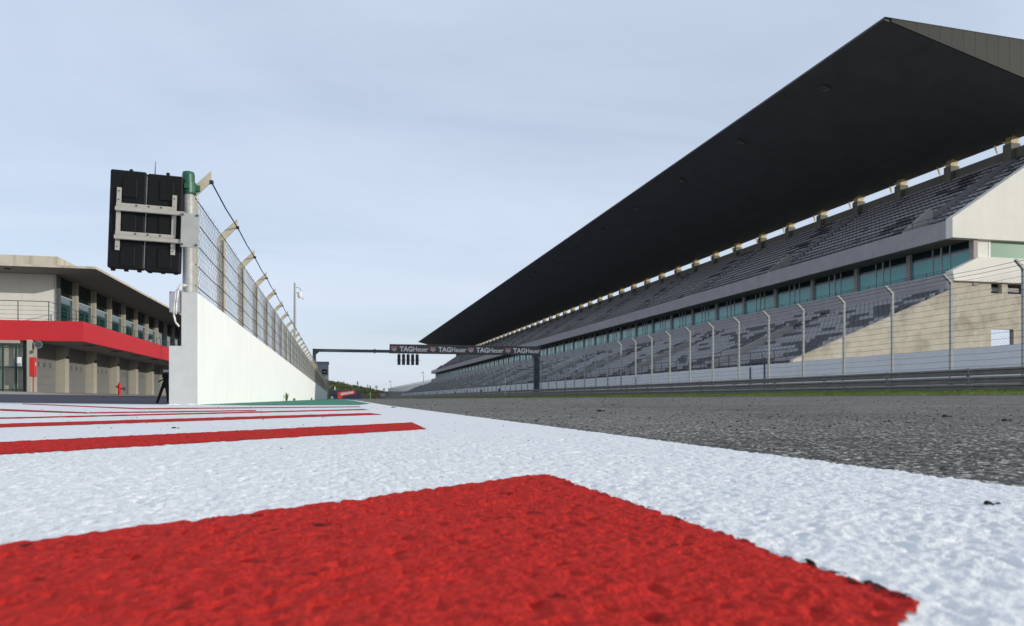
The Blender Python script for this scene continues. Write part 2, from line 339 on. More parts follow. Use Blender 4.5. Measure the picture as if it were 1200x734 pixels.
# red hatching painted over the white
def stripe(q, cell=None, z=0.0012):
    q = [Vector((*p, 0)) for p in q]                 # far-left, far-right, near-right, near-left
    if cell:
        nu = int((q[1]-q[0]).length/cell)+2; nv = int((q[1]-q[2]).length/cell)+2
        a = np.linspace(0,1,nu)[None,:]; b = np.linspace(0,1,nv)[:,None]
        P = [np.array([p.x,p.y]) for p in q]
        xy = ((1-a)*(1-b))[...,None]*P[0] + (a*(1-b))[...,None]*P[1] + (a*b)[...,None]*P[2] + ((1-a)*b)[...,None]*P[3]
        x, y = xy[...,0].copy(), xy[...,1].copy()
        wv = np.clip(1-np.minimum(b, 1-b)*12, 0, 1); wu = np.clip(1-(1-a)*16, 0, 1)   # ragged paint edge
        y += wv*(vnoise(x, y, 0.007, 11)*0.007 + vnoise(x, y, 0.05, 12)*0.002); x += wu*(vnoise(x, y, 0.007, 13)*0.006 + vnoise(x, y, 0.05, 14)*0.002)
        zf = rough(x, y) + 0.0016 + z
        me = npmesh('red_stripe', np.stack([x,y,zf],-1).reshape(-1,3), grid_faces(nv, nu), M['red_paint'], smooth=True)
        return struct('red_stripe', me, None)
    mb = MB().quadmesh([(p.x,p.y,0.0016+z+0.001) for p in q], [(0,3,2,1)])
    return struct('red_stripe', mb, M['red_paint'])
stripe([(-0.55,0.190),(0.225,0.796),(0.231,0.258),(-0.55,-0.352)], 0.0019)
stripe([(-1.5,0.60),(0.258,2.635),(0.24,2.048),(-1.4,0.24)], 0.0034)
stripe([(-1.45,2.33),(0.189,4.448),(0.238,3.966),(-1.38,1.89)], 0.007)
stripe([(-1.436,3.721),(0.209,6.197),(0.239,5.635),(-1.347,3.49)], 0.014)
stripe([(-1.455,4.996),(-0.568,5.74),(-0.529,5.35),(-1.356,4.658)])
stripe([(-2.651,6.866),(-1.474,5.029),(-1.348,4.631),(-2.264,5.865)])
stripe([(-5.439,14.991),(-1.648,7.066),(-1.492,6.398),(-4.686,12.916)])
stripe([(-1.648,7.066),(0.24,8.204),(0.238,7.551),(-1.492,6.398)])
for q in ([(-3.3,3.3),(-1.5,0.6),(-1.4,0.24),(-3.1,2.8)], [(-3.4,5.1),(-1.45,2.33),(-1.38,1.89),(-3.2,4.5)], [(-3.9,7.2),(-1.436,3.721),(-1.347,3.49),(-3.6,6.4)]): stripe(q)

# race track
yl = [0.35]
while yl[-1] < 9.8: yl.append(yl[-1] + max(0.0034, 0.0040*yl[-1]**1.25))
yl[-1] = 9.8
ys = np.array(yl); ny, nx = len(ys), 380; u = np.linspace(0, 1, nx)**1.15
xl = np.full_like(ys, 0.585); xr = 1.25*ys + 0.8
X = xl[:, None] + (xr-xl)[:, None]*u[None, :]; Y = np.repeat(ys[:, None], nx, 1)
Z = rough(X, Y)*1.15 + track_z(X) - 0.0012
me = npmesh('race_track', np.stack([X,Y,Z],-1).reshape(-1,3), grid_faces(ny, nx), M['asphalt'], smooth=True)
struct('race_track', me, None)
zt = lambda x: float(0.0109*max(x-EDGE, 0)) - 0.0012
tv = lambda x, y: (x, y, zt(x))
mb = MB()
mb.quadmesh([tv(0.585,-8), tv(20,-8), tv(20,0.35), tv(1.2375,0.35), tv(0.585,0.35)], [(0,1,2,3,4)])
mb.quadmesh([tv(1.2375,0.35), tv(20,0.35), tv(20,9.8), tv(13.05,9.8)], [(0,1,2,3)])
mb.quadmesh([tv(0.585,9.8), tv(20,9.8), tv(20,350), tv(0.95,350), tv(0.95,38)], [(0,1,2,3,4)])
struct('race_track', mb, M['asphalt'])
tz = lambda x, y: (x, y, zt(x)+0.004)
struct('track_verge', MB().quadmesh([tz(16.6,-8), tz(20,-8), tz(20,350), tz(16.6,350)], [(0,1,2,3)]), M['asphalt_dark'])
# pit lane, apron, teal edge line
pz = lambda x: -0.004 if x > -7.5 else (-0.004 + (-x-7.5)/7.5*0.304 if x > -15 else 0.30 + (-x-15)/2.5*0.19)
def strip(xs, y0, y1, dz=0.0, zf=pz):
    m = MB()
    for a, b in zip(xs[:-1], xs[1:]): m.quadmesh([(a,y0,zf(a)+dz),(b,y0,zf(b)+dz),(b,y1,zf(b)+dz),(a,y1,zf(a)+dz)], [(0,1,2,3)])
    return m
struct('pit_lane', strip([-15,-7.5,-1.95], -60, 345), M['asphalt_pit'])
struct('apron', strip([-60,-17.5,-15], -60, 345, zf=lambda x: pz(max(x,-17.5))), M['apron'])
mb = MB().quadmesh([(-2.5,11.95,0.001),(-8.2,20.0,0.027),(-7.6,20.6,0.004),(-2.5,12.75,0.001)], [(0,1,2,3)])
mb = MB().quadmesh([(-2.45,11.85,0.001),(-6.2,17.2,0.001),(-5.6,17.4,0.001),(-2.45,12.9,0.001)], [(0,1,2,3)])
struct('painted_edge_line', mb, M['teal_paint'])
# verge and the wide ground
gzv = lambda x: 0.205 + (x-20)*0.105
nyv = 200; yv = np.linspace(-10, 350, nyv)
mb = MB().quadmesh([(20,-10,gzv(20)),(22.2,-10,gzv(22.2)),(22.2,350,gzv(22.2)),(20,350,gzv(20))], [(0,1,2,3)])
struct('grass_verge', mb, M['grass_base'])
mb = MB()
prof = [(-1500,0.30),(-60,0.30),(-20,0.2),(-14,-0.1),(19,-0.1),(21.5,0.3),(30,0.42),(1500,0.42)]
for (a,za),(b,zb) in zip(prof[:-1], prof[1:]): mb.quadmesh([(a,-300,za),(b,-300,zb),(b,3000,zb),(a,3000,za)], [(0,1,2,3)])
struct('ground', mb, M['soil'])
# grass blades on the verge
n = 42000
gy = np.concatenate([rng.uniform(14, 70, n//2), rng.uniform(70, 200, n-n//2)]); gx = rng.uniform(20.02, 22.0, n)
zg = 0.205 + (gx-20)*0.105; hh = rng.uniform(0.03, 0.085, n)*(0.7+0.8*(vnoise(gx, gy, 1.7, 21)+0.5)); an = rng.uniform(0, math.pi, n); w = rng.uniform(0.006, 0.014, n)*(1+gy/60)
cx, cy = np.cos(an)*w, np.sin(an)*w; lx, ly = rng.normal(0, .03, n), rng.normal(0, .03, n)
V = np.stack([np.stack([gx-cx,gy-cy,zg],-1), np.stack([gx+cx,gy+cy,zg],-1), np.stack([gx+lx,gy+ly,zg+hh],-1)],1).reshape(-1,3)
struct('grass', npmesh('grass', V, np.arange(3*n).reshape(-1,3), M['grass']), None, 'stuff')

# ---------------------------------------------------------------- pit wall and its fence
WX0, WX1, WY0, WYJ, WY1, WZ = -2.17, -1.95, 11.6, 57.0, 168.0, 1.62
wall = thing('pit_wall', 'long white painted concrete pit wall with a grey end face', 'wall', (-2.05, WY0, 0))
seg = [WY0+0.03] + [WY0 + 6.49*k for k in range(1, 7)] + [WYJ-0.35]
for a, b in zip(seg[:-1], seg[1:]):
    part('wall_panel', MB().box(WX0+.002, a, -0.02, WX1, b-0.012, WZ), M['wall_white'], wall, bevel=0.006)
part('wall_pilaster', MB().box(WX0+.01, WYJ-.35, -.02, WX1-.03, WYJ+.55, WZ-0.02), M['concrete_grey'], wall)
seg = [WYJ+.55 + k*9.2 for k in range(12)] + [WY1]
for a, b in zip(seg[:-1], seg[1:]): part('wall_panel', MB().box(WX0, a, -.02, WX1, b-.012, WZ-.02), M['wall_white'], wall)
part('end_face', MB().prism_y([(-2.335,-.02),(WX1-.002,-.02),(WX1-.002,WZ+.004),(WX0,WZ+.004),(WX0,.845),(-2.335,.845)], WY0, WY0+.03), M['wall_end'], wall, bevel=0.004)
part('wall_foot', MB().box(-2.333, WY0+.032, -.02, WX0, WY0+.6, 0.843), M['wall_end'], wall, bevel=0.008)
# white lumps of spilt mortar at the foot
mb = MB()
for k in range(26):
    x = -2.36 + random.random()*0.5; y = WY0 - 0.02 - random.random()*0.06; r = 0.006+random.random()*0.012
    mb.lathe((x, y, -0.003), [(r,0),(r*.9,r*.6),(r*.4,r)], 6)
part('mortar_crumb', mb, M['wall_white'], wall, kind='stuff')
jb = solo('junction_box', MB().box(-2.335, WY0+.02, 1.33, -2.175, WY0+.2, 1.63), M['box_grey'], 'grey junction box fixed at the top corner of the pit wall end', 'electrical box', (-2.25, WY0+.1, 1.33), bevel=.008)
pts = [(-2.12,WY0-.02,1.70),(-2.18,WY0-.06,1.71),(-2.225,WY0-.07,1.62),(-2.245,WY0-.07,1.45),(-2.255,WY0-.07,1.28),(-2.235,WY0-.06,1.18),(-2.19,WY0-.04,1.12)]
mb = MB().path(pts, 0.014, 6).path([(p[0]+.03,p[1]-.012,p[2]+.01) for p in pts[:5]], 0.012, 6)
solo('power_cable', mb, M['white_plastic'], 'white cable looped over the top of the pit wall end', 'cable', (-2.2, WY0-.05, 1.12), smooth=True)

fence = thing('pit_fence', 'debris fence with cranked cream posts on top of the white pit wall', 'fence', (-2.07, 11.73, WZ))
NP = 51
pm = MB()     # post, foot at its local origin
pm.box(-.065,-.07,0,-.053,.07,1.40).box(.053,-.07,0,.065,.07,1.40).box(-.053,-.006,0,.053,.006,1.40)
post_me = pm.mesh('post', M['post_cream'])
am = MB().prism_y([(-.06,1.28),(-.06,1.45),(.285,1.80),(.285,1.645),(.06,1.40),(.06,1.28)], -.022,.022)
arm_me = am.mesh('post_arm', M['post_cream'], bevel=.003)
# woven mesh of one bay, 3 m long
def chain(L, H, cell, r, ragged=0.0, seed=1):
    rs = random.Random(seed); m = MB(); n = int((L+H)/cell)
    for s in (1, -1):
        k = -int(H/cell)
        while k*cell < L:
            y0 = k*cell; 
            h0, h1 = 0.0, H + (rs.random()*ragged)
            ya, yb = y0, y0+h1; za, zb = h0, h1
            if ya < 0: za += -ya; ya = 0
            if yb > L: zb -= yb-L; yb = L
            if yb > ya+1e-3:
                p0, p1 = (0, ya, za), (0, yb, zb)
                if s < 0: p0, p1 = (0.004, L-ya, za), (0.004, L-yb, zb)
                m.tube(p0, p1, r, r, 3, cap=False)
            k += 1
    return m
mesh_me = chain(3.0, 1.40, 0.19, 0.0046, 0.16).mesh('wire_mesh', M['mesh_wire'])
for k in range(NP):
    y = 3.0*k
    p = link('post', post_me, fence, (0, y, 0)); a = link('post_arm', arm_me, p, (0, 0, 0))
    if k < NP-1: link('wire_mesh', mesh_me, fence, (0.02, y, 0.02))
LY = 3.0*(NP-1)
for z in (1.395, 1.06, 0.73, 0.43, 0.12):
    m = MB(); n = NP-1
    for k in range(n):
        sag = 0.012
        m.tube((-2.0, 11.73+3*k, WZ+z), (-2.0, 11.73+3*k+1.5, WZ+z-sag), .0075, n=5, cap=False).tube((-2.0, 11.73+3*k+1.5, WZ+z-sag), (-2.0, 11.73+3*k+3, WZ+z), .0075, n=5, cap=False)
    part('cable', m, M['cable'], fence)
m = MB()
for k in range(NP-1):
    y = 11.73+3*k; z = WZ+1.64; x = -1.78
    m.tube((x,y,z),(x,y+1.5,z-.03),.011,n=5,cap=False).tube((x,y+1.5,z-.03),(x,y+3,z),.011,n=5,cap=False)
    m.obox(Matrix.Translation((x,y,z)), .05,.05,.05)
part('cable', m, M['cable'], fence)

# steel pole at the wall end
PX, PY = -2.085, 11.55+.12
pole = thing('steel_pole', 'galvanised steel pole with a green cap standing on the pit wall end', 'pole', (PX, PY, WZ))
part('shaft', MB().tube((PX,PY,WZ+.004),(PX,PY,3.06),.08,n=20), M['galv'], pole, smooth=False)
part('base_plate', MB().box(PX-.11,PY-.06,WZ+.004,PX+.13,PY+.2,WZ+.03), M['galv_dull'], pole)
m = MB().lathe((PX,PY,3.04),[(.096,0),(.09,.05),(.086,.29),(.078,.325),(.04,.34)],20); part('cap', m, M['green_cap'], pole)
m = MB().lathe((PX,PY,3.04),[(.108,.02),(.108,.17)],20)
for s in (-1,1): m.box(PX+s*.105,PY-.03,3.10,PX+s*.155,PY+.03,3.18)
m.box(PX-.03,PY-.15,3.10,PX+.03,PY-.1,3.17)
part('clamp', m, M['green_cap'], pole)
part('bracket_post', MB().box(PX+.06,PY+.1,WZ+.004,PX+.10,PY+.16,3.0), M['cream_steel'], pole)

# signal panels seen from behind
BX, BZ, BY = -2.605, 2.575, 11.42
roll = Matrix.Translation((BX,BY,BZ)) @ Matrix.Rotation(R(1.9),4,'Y')
sig = thing('signal_board', 'two tall black signal panels seen from behind on a steel frame', 'signal board', (BX, BY, 1.88))
def rb(m, cx, cz, sx, sz, y, sy, mi=0): return m.obox(roll @ Matrix.Translation((cx, y, cz)), sx, sy, sz, mi)
for cx in (-.252,.228):
    p = part('signal_panel', rb(MB(), cx, 0.015 if cx<0 else 0.0, .462, 1.375, .12, .14), M['black_plastic'], sig, bevel=.015)
    for cz in (.46,-.02,-.50): part('back_cover', rb(MB(), cx+.03, cz, .19, .28, .047, .03), M['black_plastic'], p, bevel=.008)
    part('lifting_eye', rb(MB(), cx+.02, .715, .045,.05,.12,.04), M['black_plastic'], p, bevel=.01)
    for ex in (-.17,.0,.17): part('foot', rb(MB(), cx+ex, -.69, .05, .03, .12, .05), M['black_plastic'], p)
part('antenna', MB().tube(roll@Vector((.07,.15,.68)), roll@Vector((.07,.15,.90)), .009,.003,6), M['cable'], sig)
part('centre_strip', rb(MB(), -.012, 0, .012, 1.30, .10, .06), M['galv_dull'], sig)
def bolts(pts, r, y0, y1):
    for x_, z_ in pts: part('bolt', MB().tube(roll@Vector((x_,y0,z_)), roll@Vector((x_,y1,z_)), r, n=6), M['dark_steel'], sig)
for cx, z0, z1 in ((-.352,-.43,.445),(.368,-.445,.40)):
    part('upright', rb(MB(), cx, (z0+z1)/2, .056, z1-z0, .02, .02), M['cream_steel'], sig)
    bolts([(cx,z0+.05),(cx,z1-.05),(cx,z1-.17)], .009, .012, .0)
for z in (.145,-.25):
    part('top_angle', rb(MB(), .008, z+.058, .776, .05, .004, .016), M['cream_steel'], sig)
    part('cross_tube', rb(MB(), .065, z-.004, .90, .055, -.022, .05), M['cream_steel'], sig, bevel=.005)
    bolts([(-.12,z+.06),(.04,z+.06),(.2,z+.06)], .012, .0, -.014)
part('mount_plate', rb(MB(), .602, -.095, .245, .48, -.065, .02), M['galv_dull'], sig, bevel=.004)
bolts([(x_,z_) for x_ in (.50,.69) for z_ in (.12,-.30)], .016, -.07, -.095)

# ---------------------------------------------------------------- pit building
PBX = -17.5
pit = thing('pit_building', 'cream two storey pit building with a red balcony band and flat roof', 'building', (PBX, 49.3, 0.45))
NB = 14
pill = MB().box(-.50,-.37,0,.12,.37,3.09).mesh('pillar', M['cream_pillar'], bevel=.012)
pill0 = MB().box(-.12,-.05,0,.12,.86,3.09).mesh('pillar', M['cream_pillar'], bevel=.012)
door_m = MB()
for r in range(6): door_m.box(-.04,-2.47,.02+r*.51,.0,2.47,.02+r*.51+.49)
door_m.box(-.06,-2.47,.0,-.02,2.47,3.09)
door_me = door_m.mesh('garage_door', M['garage_door'])
dw_me = MB().box(.0,-.2,0,.012,.2,.30).mesh('door_window', M['door_pane'])
lamp_me = MB().lathe((0,0,0),[(.07,0),(.07,.16)],8).mesh('wall_lamp', M['dark_steel'])
for k in range(NB):
    y = 49.25+6*k - 49.3
    p = link('pillar', pill if k else pill0, pit, (0, y, 0))
    link('wall_lamp', lamp_me, p, (.19, -.1, 2.30))
    if k < NB-1:
        d = link('garage_door', door_me, pit, (-.40, y+3.0, 0))
        for j in range(4): link('door_window', dw_me, d, (0, -1.5+j*1.0, 1.62))
part('rear_wall', MB().box(-31.9,50.2,.45,-18.6,132,3.5), M['cream_wall'], pit)
part('rear_wall', MB().box(-31.9,54.05,4.5,-18.2,132,8.07), M['cream_wall'], pit)
# ground floor end: framed gates over slatted shutters
m = MB()
for j in range(22): m.box(-31.9,49.62,.47+j*.138,-17.95,49.66,.47+j*.138+.128)
part('shutter', m, M['shutter'], pit)
for x in (-17.72,-18.25,-18.93,-19.6,-20.3,-21.0,-21.7):
    part('gate_post', MB().box(x-.045,49.34,.45,x+.045,49.46,3.30), M['green_frame'], pit)
for z in (1.93,.62,3.2): part('gate_rail', MB().box(-21.7,49.37,z-.03,-17.72,49.43,z+.03), M['green_frame'], pit)
part('lintel', MB().box(-31.9,49.3,3.33,-18.06,49.6,3.5), M['cream_pillar'], pit)
for x, z in ((-19.35,2.0),(-18.12,1.98)): part('notice', MB().box(x-.16,49.44,z,x+.16,49.455,z+.55), M['paper'], pit)
# red balcony band, its slab and fittings
part('balcony_band', MB().prism([(-32,49.4),(-14.66,49.4),(-14.66,132.5),(-14.82,132.5),(-14.82,49.56),(-32,49.56)], lambda a,b,d: (a,b,d), 3.5, 4.69), M['red_band'], pit, bevel=.006)
part('balcony_slab', MB().box(-32,49.56,3.54,-14.82,132.5,4.5), M['pit_soffit'], pit)
for k in range(9): part('soffit_vent', MB().box(-15.9,53.2+k*6,3.515,-15.3,54.0+k*6,3.54), M['black_plastic'], pit)
# upper floor
part('upper_wall', MB().box(-31.9,53.7,4.5,-17.5,54.0,8.07), M['cream_wall'], pit, bevel=.01)
part('corner_frame', MB().box(-17.5,53.62,4.5,-17.34,53.95,8.07), M['mullion_dark'], pit)
colm = MB().box(-.24,-.19,0,.10,.19,3.57).mesh('upper_pillar', M['cream_pillar'], bevel=.01)
wf = MB(); wf.box(-.06,-1.7,0,.0,-1.64,3.57).box(-.06,1.64,0,.0,1.7,3.57).box(-.06,-1.64,2.28,.0,1.64,2.36).box(-.06,-1.64,0,.0,1.64,.08)
wf_me = wf.mesh('window', M['mullion'])
pa_me = MB().box(-.04,-1.64,.08,-.02,1.64,2.28).mesh('pane', M['pit_glass']); pb_me = MB().box(-.045,-1.64,2.36,-.025,1.64,3.57).mesh('pane', M['pit_glass_dark'])
for k in range(19):
    y = 57.4 + 4*k - 49.3
    if k < 18: link('upper_pillar', colm, pit, (0, y, 4.05))
    w_ = link('window', wf_me, pit, (-.1, y-2.0, 4.05)); link('pane', pa_me, w_, (0,0,0)); link('pane', pb_me, w_, (0,0,0))
rf = part('roof', MB().box(-34,50.75,8.07,-14.4,134,8.19), M['pit_soffit'], pit)
part('roof_edge', MB().prism([(-34,50.72),(-14.37,50.72),(-14.37,134),(-14.4,134),(-14.4,50.75),(-34,50.75)], lambda a,b,d:(a,b,d), 8.06, 8.20), M['parapet'], rf)
part('parapet', MB().box(-33,53.0,8.2,-17.2,131,9.12), M['parapet'], rf, bevel=.02)
part('roof_lamp', MB().lathe((-19.6,51.8,8.0),[(.16,0),(.2,.07)],10), M['dark_steel'], rf)
rl = MB()
RX, RY, RZ = -16.6, 49.62, 4.69
for z in (1.16,.87,.62,.37,.12):
    r_ = .022 if z > 1 else .009
    rl.tube((-30,RY,RZ+z),(RX,RY,RZ+z),r_,n=6); rl.tube((RX,RY,RZ+z),(RX,132,RZ+z),r_,n=6)
for k in range(9): rl.box(RX-.02-1.62*k,RY-.02,4.5,RX+.02-1.62*k,RY+.02,RZ+1.16)
for k in range(1,50): rl.box(RX-.02,RY-.02+1.62*k,4.5,RX+.02,RY+.02+1.62*k,RZ+1.16)
part('railing', rl, M['dark_steel'], pit)

fc = thing('fire_cabinet', 'red fire hose cabinet with a pipe on the corner pillar of the pit building', 'fire cabinet', (-17.1,48.7,.45))
part('cabinet', MB().box(-17.22,48.45,1.36,-16.92,48.73,2.48), M['red_gloss'], fc, bevel=.02)
part('door_mark', MB().box(-16.918,48.52,2.0,-16.91,48.60,2.18), M['paper'], fc)
part('supply_pipe', MB().tube((-17.08,48.66,.46),(-17.08,48.66,1.36),.035,n=8), M['red_gloss'], fc)
ls = thing('loudspeaker', 'round pale loudspeaker hanging under the corner of the red balcony', 'loudspeaker', (-17.0,49.2,3.2))
m = MB().tube((-17.0,49.2,3.26),(-17.0,49.30,3.26),.22,.18,16); part('horn_rim', m, M['pit_soffit'], ls)
part('cone', MB().tube((-17.0,49.19,3.26),(-17.0,49.2,3.26),.19,.19,14), M['dark_steel'], ls)
part('hanger', MB().box(-17.03,49.28,3.3,-16.97,49.34,3.54), M['dark_steel'], ls)
hx, hy, hz = -15.8, 61.4, .33
hyd = thing('fire_hydrant', 'red pillar fire hydrant with a dark valve wheel in front of the garages', 'fire hydrant', (hx,hy,hz))
part('barrel', MB().lathe((hx,hy,hz),[(.16,0),(.16,.05),(.11,.07),(.11,.55),(.15,.57),(.15,.72),(.12,.74),(.12,.82),(.05,.92),(.04,1.02)],12), M['red_gloss'], hyd)
part('outlet', MB().tube((hx,hy,hz+.5),(hx+.35,hy-.02,hz+.5),.055,n=8).tube((hx-.25,hy,hz+.65),(hx,hy,hz+.65),.06,n=8), M['red_gloss'], hyd)
part('valve_wheel', MB().tube((hx+.33,hy-.02,hz+.5),(hx+.38,hy-.02,hz+.5),.18,n=12), M['dark_steel'], hyd)
tx, ty = -3.32, 16.2
tri = thing('tripod', 'small black tripod holding a camera behind the pit wall end', 'tripod', (tx,ty,0))
for i, (ax, ay) in enumerate(((-.15,-.06),(.08,-.14),(.07,.14))): part('leg', MB().tube((tx+ax*.15,ty+ay*.15,.42),(tx+ax,ty+ay,0),.036,.026,6), M['black_plastic'], tri)
part('centre_column', MB().tube((tx,ty,.30),(tx,ty,.54),.05,n=8), M['black_plastic'], tri)
part('spreader', MB().lathe((tx,ty,.36),[(.05,0),(.055,.05)],8), M['black_plastic'], tri)
part('camera_body', MB().box(tx-.06,ty-.05,.50,tx+.08,ty+.06,.60), M['black_plastic'], tri, bevel=.01)
part('rain_cover', MB().box(tx-.04,ty-.06,.605,tx+.09,ty+.06,.66), M['box_grey'], tri, bevel=.015)
part('pan_handle', MB().tube((tx,ty,.5),(tx-.12,ty-.08,.42),.012,n=6), M['black_plastic'], tri)

# ---------------------------------------------------------------- gantry
GY = 82.0
gan = thing('start_gantry', 'dark steel start gantry spanning the track with a sponsor board', 'gantry', (10, GY, 0))
part('post', MB().box(-2.42,GY-.17,0,-2.08,GY+.17,5.37), M['dark_steel'], gan)
part('beam', MB().box(-2.08,GY-.15,5.05,5.62,GY+.15,5.36), M['dark_steel'], gan)
part('knee_brace', MB().prism_y([(-2.08,4.75),(-2.08,5.05),(-1.75,5.05)], GY-.1, GY+.1), M['dark_steel'], gan)
part('beam_flange', MB().box(3.95,GY-.2,4.98,4.1,GY+.2,5.43), M['dark_steel'], gan)
part('board', MB().box(5.62,GY-.25,5.0,22.45,GY+.25,5.98), M['board'], gan, bevel=.02)
for a in (21.86,22.22): part('post', MB().box(a-.14,GY-.16,.3,a+.14,GY+.16,5.0), M['dark_steel'], gan)
m = MB()
for k in range(6): m.tube((21.86,GY,.8+k*.7),(22.22,GY,1.5+k*.7 if k%2 else .8+k*.7),.05,n=5)
part('lattice', m, M['dark_steel'], gan)
part('post_bracket', MB().box(19.6,GY-.06,3.36,21.72,GY+.06,3.42).box(21.6,GY-.3,4.75,22.4,GY+.3,5.0), M['dark_steel'], gan)
def text_mesh(txt, size, bold=0.0, ext=0.01):
    c = bpy.data.curves.new('lettering', 'FONT'); c.body = txt; c.size = size; c.offset = bold; c.extrude = ext; c.resolution_u = 3
    o = bpy.data.objects.new('tmp', c); COL.objects.link(o)
    dg = bpy.context.evaluated_depsgraph_get(); dg.update()
    me = bpy.data.meshes.new_from_object(o.evaluated_get(dg)); bpy.data.objects.remove(o); me.name = 'lettering'; return me
tag_me = text_mesh('TAG', .74, .022); heu_me = text_mesh('Heuer', .74, .010)
tag_me.materials.clear(); heu_me.materials.clear(); tag_me.materials.append(M['letter']); heu_me.materials.append(M['letter'])
def wid(me): xs = [v.co.x for v in me.vertices]; return min(xs), max(xs)
def place_text(me, x0, x1, z):
    a, b = wid(me); o = link('lettering', me, gan); o.rotation_euler = (R(90),0,0)
    sx = (x1-x0)/(b-a); o.scale = (sx, 1, 1); o.location = (x0-a*sx-10, -.262, z); return o
for k in range(4):
    u0 = 5.72 + 4.2*k
    m = MB().prism_y([(u0+.05,5.52),(u0+.05,5.74),(u0+.68,5.74),(u0+.68,5.52)], GY-.275, GY-.25)
    part('shield', m, M['shield_top'], gan)
    m = MB().prism_y([(u0+.05,5.515),(u0+.68,5.515),(u0+.64,5.38),(u0+.52,5.27),(u0+.365,5.20),(u0+.21,5.27),(u0+.09,5.38)], GY-.276, GY-.25)
    part('shield_point', m, M['shield_low'], gan)
    place_text(tag_me, u0+.95, u0+2.35, 5.22); place_text(heu_me, u0+2.42, u0+4.05, 5.22)
ORD = ['first', 'second', 'third', 'fourth', 'fifth']
lens_me = MB().tube((0,-.17,0),(0,-.15,0),.10,.10,10).mesh('lens', M['dark_steel'])
hood_m = MB().box(-.16,-.15,-1.16,.16,.15,0); hood_me = hood_m.mesh('housing', M['black_plastic'], bevel=.02)
bar_me = MB().box(-.03,-.03,0,.03,.03,.2).box(-.35,.02,-.62,.35,.06,-.58).mesh('hanger', M['dark_steel'])
for k in range(5):
    x = 6.62 + .49*k
    t = thing('start_light', '%s of five black start light boxes hanging under the gantry, counted from the beam' % ORD[k], 'traffic light', (x, GY-.02, 4.93), 'start lights under the gantry')
    h_ = link('housing', hood_me, t, (0,0,-.02)); link('hanger', bar_me, t, (0,0,-.05))
    for j in range(4): link('lens', lens_me, h_, (0,0,-.16-.28*j))
cp = thing('camera_mast', 'slim steel mast with a white surveillance camera behind the pit wall', 'mast', (-3.2,62,0))
part('mast', MB().tube((-3.2,62,0),(-3.2,62,9.3),.15,.075,10), M['galv_dull'], cp)
part('camera_arm', MB().path([(-3.2,62,8.85),(-2.98,62,8.95),(-2.75,62,8.8),(-2.72,62,8.55)],.03).path([(-3.2,62,8.5),(-2.95,62,8.5)],.03), M['galv_dull'], cp)
part('camera', MB().lathe((-2.82,61.95,8.1),[(.12,0),(.17,.12),(.17,.38),(.1,.5)],10).box(-2.7,61.85,8.0,-2.5,62.05,8.15), M['white_plastic'], cp)
tw = thing('control_tower', 'plain grey concrete tower with a black sign beyond the pit wall', 'tower', (-3.5,176,0))
part('tower_wall', MB().box(-5.5,172,0,-1.75,182,8.1), M['tower'], tw)
part('roof_slab', MB().box(-5.6,171.85,8.1,-1.6,182.1,8.35), M['tower'], tw)
part('sign', MB().box(-3.05,171.86,5.65,-2.05,171.99,6.6), M['black_plastic'], tw)
part('sign_mark', MB().box(-2.8,171.83,5.95,-2.25,171.855,6.2), M['box_grey'], tw)

# ---------------------------------------------------------------- guard rail and track fence
FX = 22.1
gr = thing('guard_rail', 'weathered triple beam steel guard rail along the grass verge', 'guard rail', (21.6, 14, .3))
def beam_mesh():
    p = [(0,-.12),(-.07,-.105),(-.078,-.055),(-.01,-.03),(-.01,.03),(-.078,.055),(-.07,.105),(0,.12),(.012,.12),(.004,.03),(.004,-.03),(.012,-.12)]
    return MB().prism_y(p, 0.0, 3.985).mesh('beam', M['rail_steel'])
bme = beam_mesh()
pme = MB().box(.02,-.05,-.0,.12,.05,.86).mesh('post', M['rail_steel'])
for k in range(84):
    y = 14+4*k
    for z in (.135+.04, .43, .715):
        b = link('beam', bme, gr, (random.uniform(-.006,.006), y-14, z))
    link('post', pme, gr, (0, y-14+.05, 0))
fn = thing('track_fence', 'tall debris fence with cranked steel posts and cables behind the guard rail', 'fence', (FX, 17.3, .4))
hp = MB()
hp.box(-.05,-.045,0,.05,.045,3.94).prism_y([(-.05,3.90),(-.05,3.96),(-.36,4.235),(-.30,4.30),(.05,4.0),(.05,3.90)], -.045,.045)
hp_me = hp.mesh('post', M['post_grey'], bevel=.008)
NF = 106
tm_me = chain(3.0, 3.9, 0.13, 0.0021).mesh('wire_mesh', M['mesh_wire_dark'])
for k in range(NF):
    y = 3.0*k
    link('post', hp_me, fn, (0,y,0))
    if k < NF-1: link('wire_mesh', tm_me, fn, (.03,y,.0))
for j in range(16):
    z = 1.02 + j*.222; m = MB()
    for k in range(NF-1):
        y = 17.3+3*k; x = FX-.062
        m.tube((x,y,z),(x,y+1.5,z-.02),.0058,n=4,cap=False).tube((x,y+1.5,z-.02),(x,y+3,z),.0058,n=4,cap=False)
    part('cable', m, M['cable'], fn)
for x, z in ((FX-.2, 4.48),(FX-.33,4.60)):
    m = MB()
    for k in range(NF-1):
        y = 17.3+3*k; m.tube((x,y,z),(x,y+1.5,z-.02),.009,n=4,cap=False).tube((x,y+1.5,z-.02),(x,y+3,z),.009,n=4,cap=False)
    part('cable', m, M['cable'], fn)
mk = solo('marker_post', MB().tube((21.35,95,.3),(21.35,95,2.9),.035,n=8).box(21.3,94.96,2.6,21.4,95.04,2.9), M['white_plastic'], 'thin white marker post in front of the guard rail beyond the gantry', 'post', (21.35,95,.3))
fw = thing('boundary_wall', 'long pale painted wall between the track fence and the grandstand', 'wall', (28.4,12,.35))
for k in range(54):
    y0 = 12+6*k; part('wall_panel', MB().box(28.3,y0,.3,28.55,y0+5.985,2.41), M['front_wall'], fw)
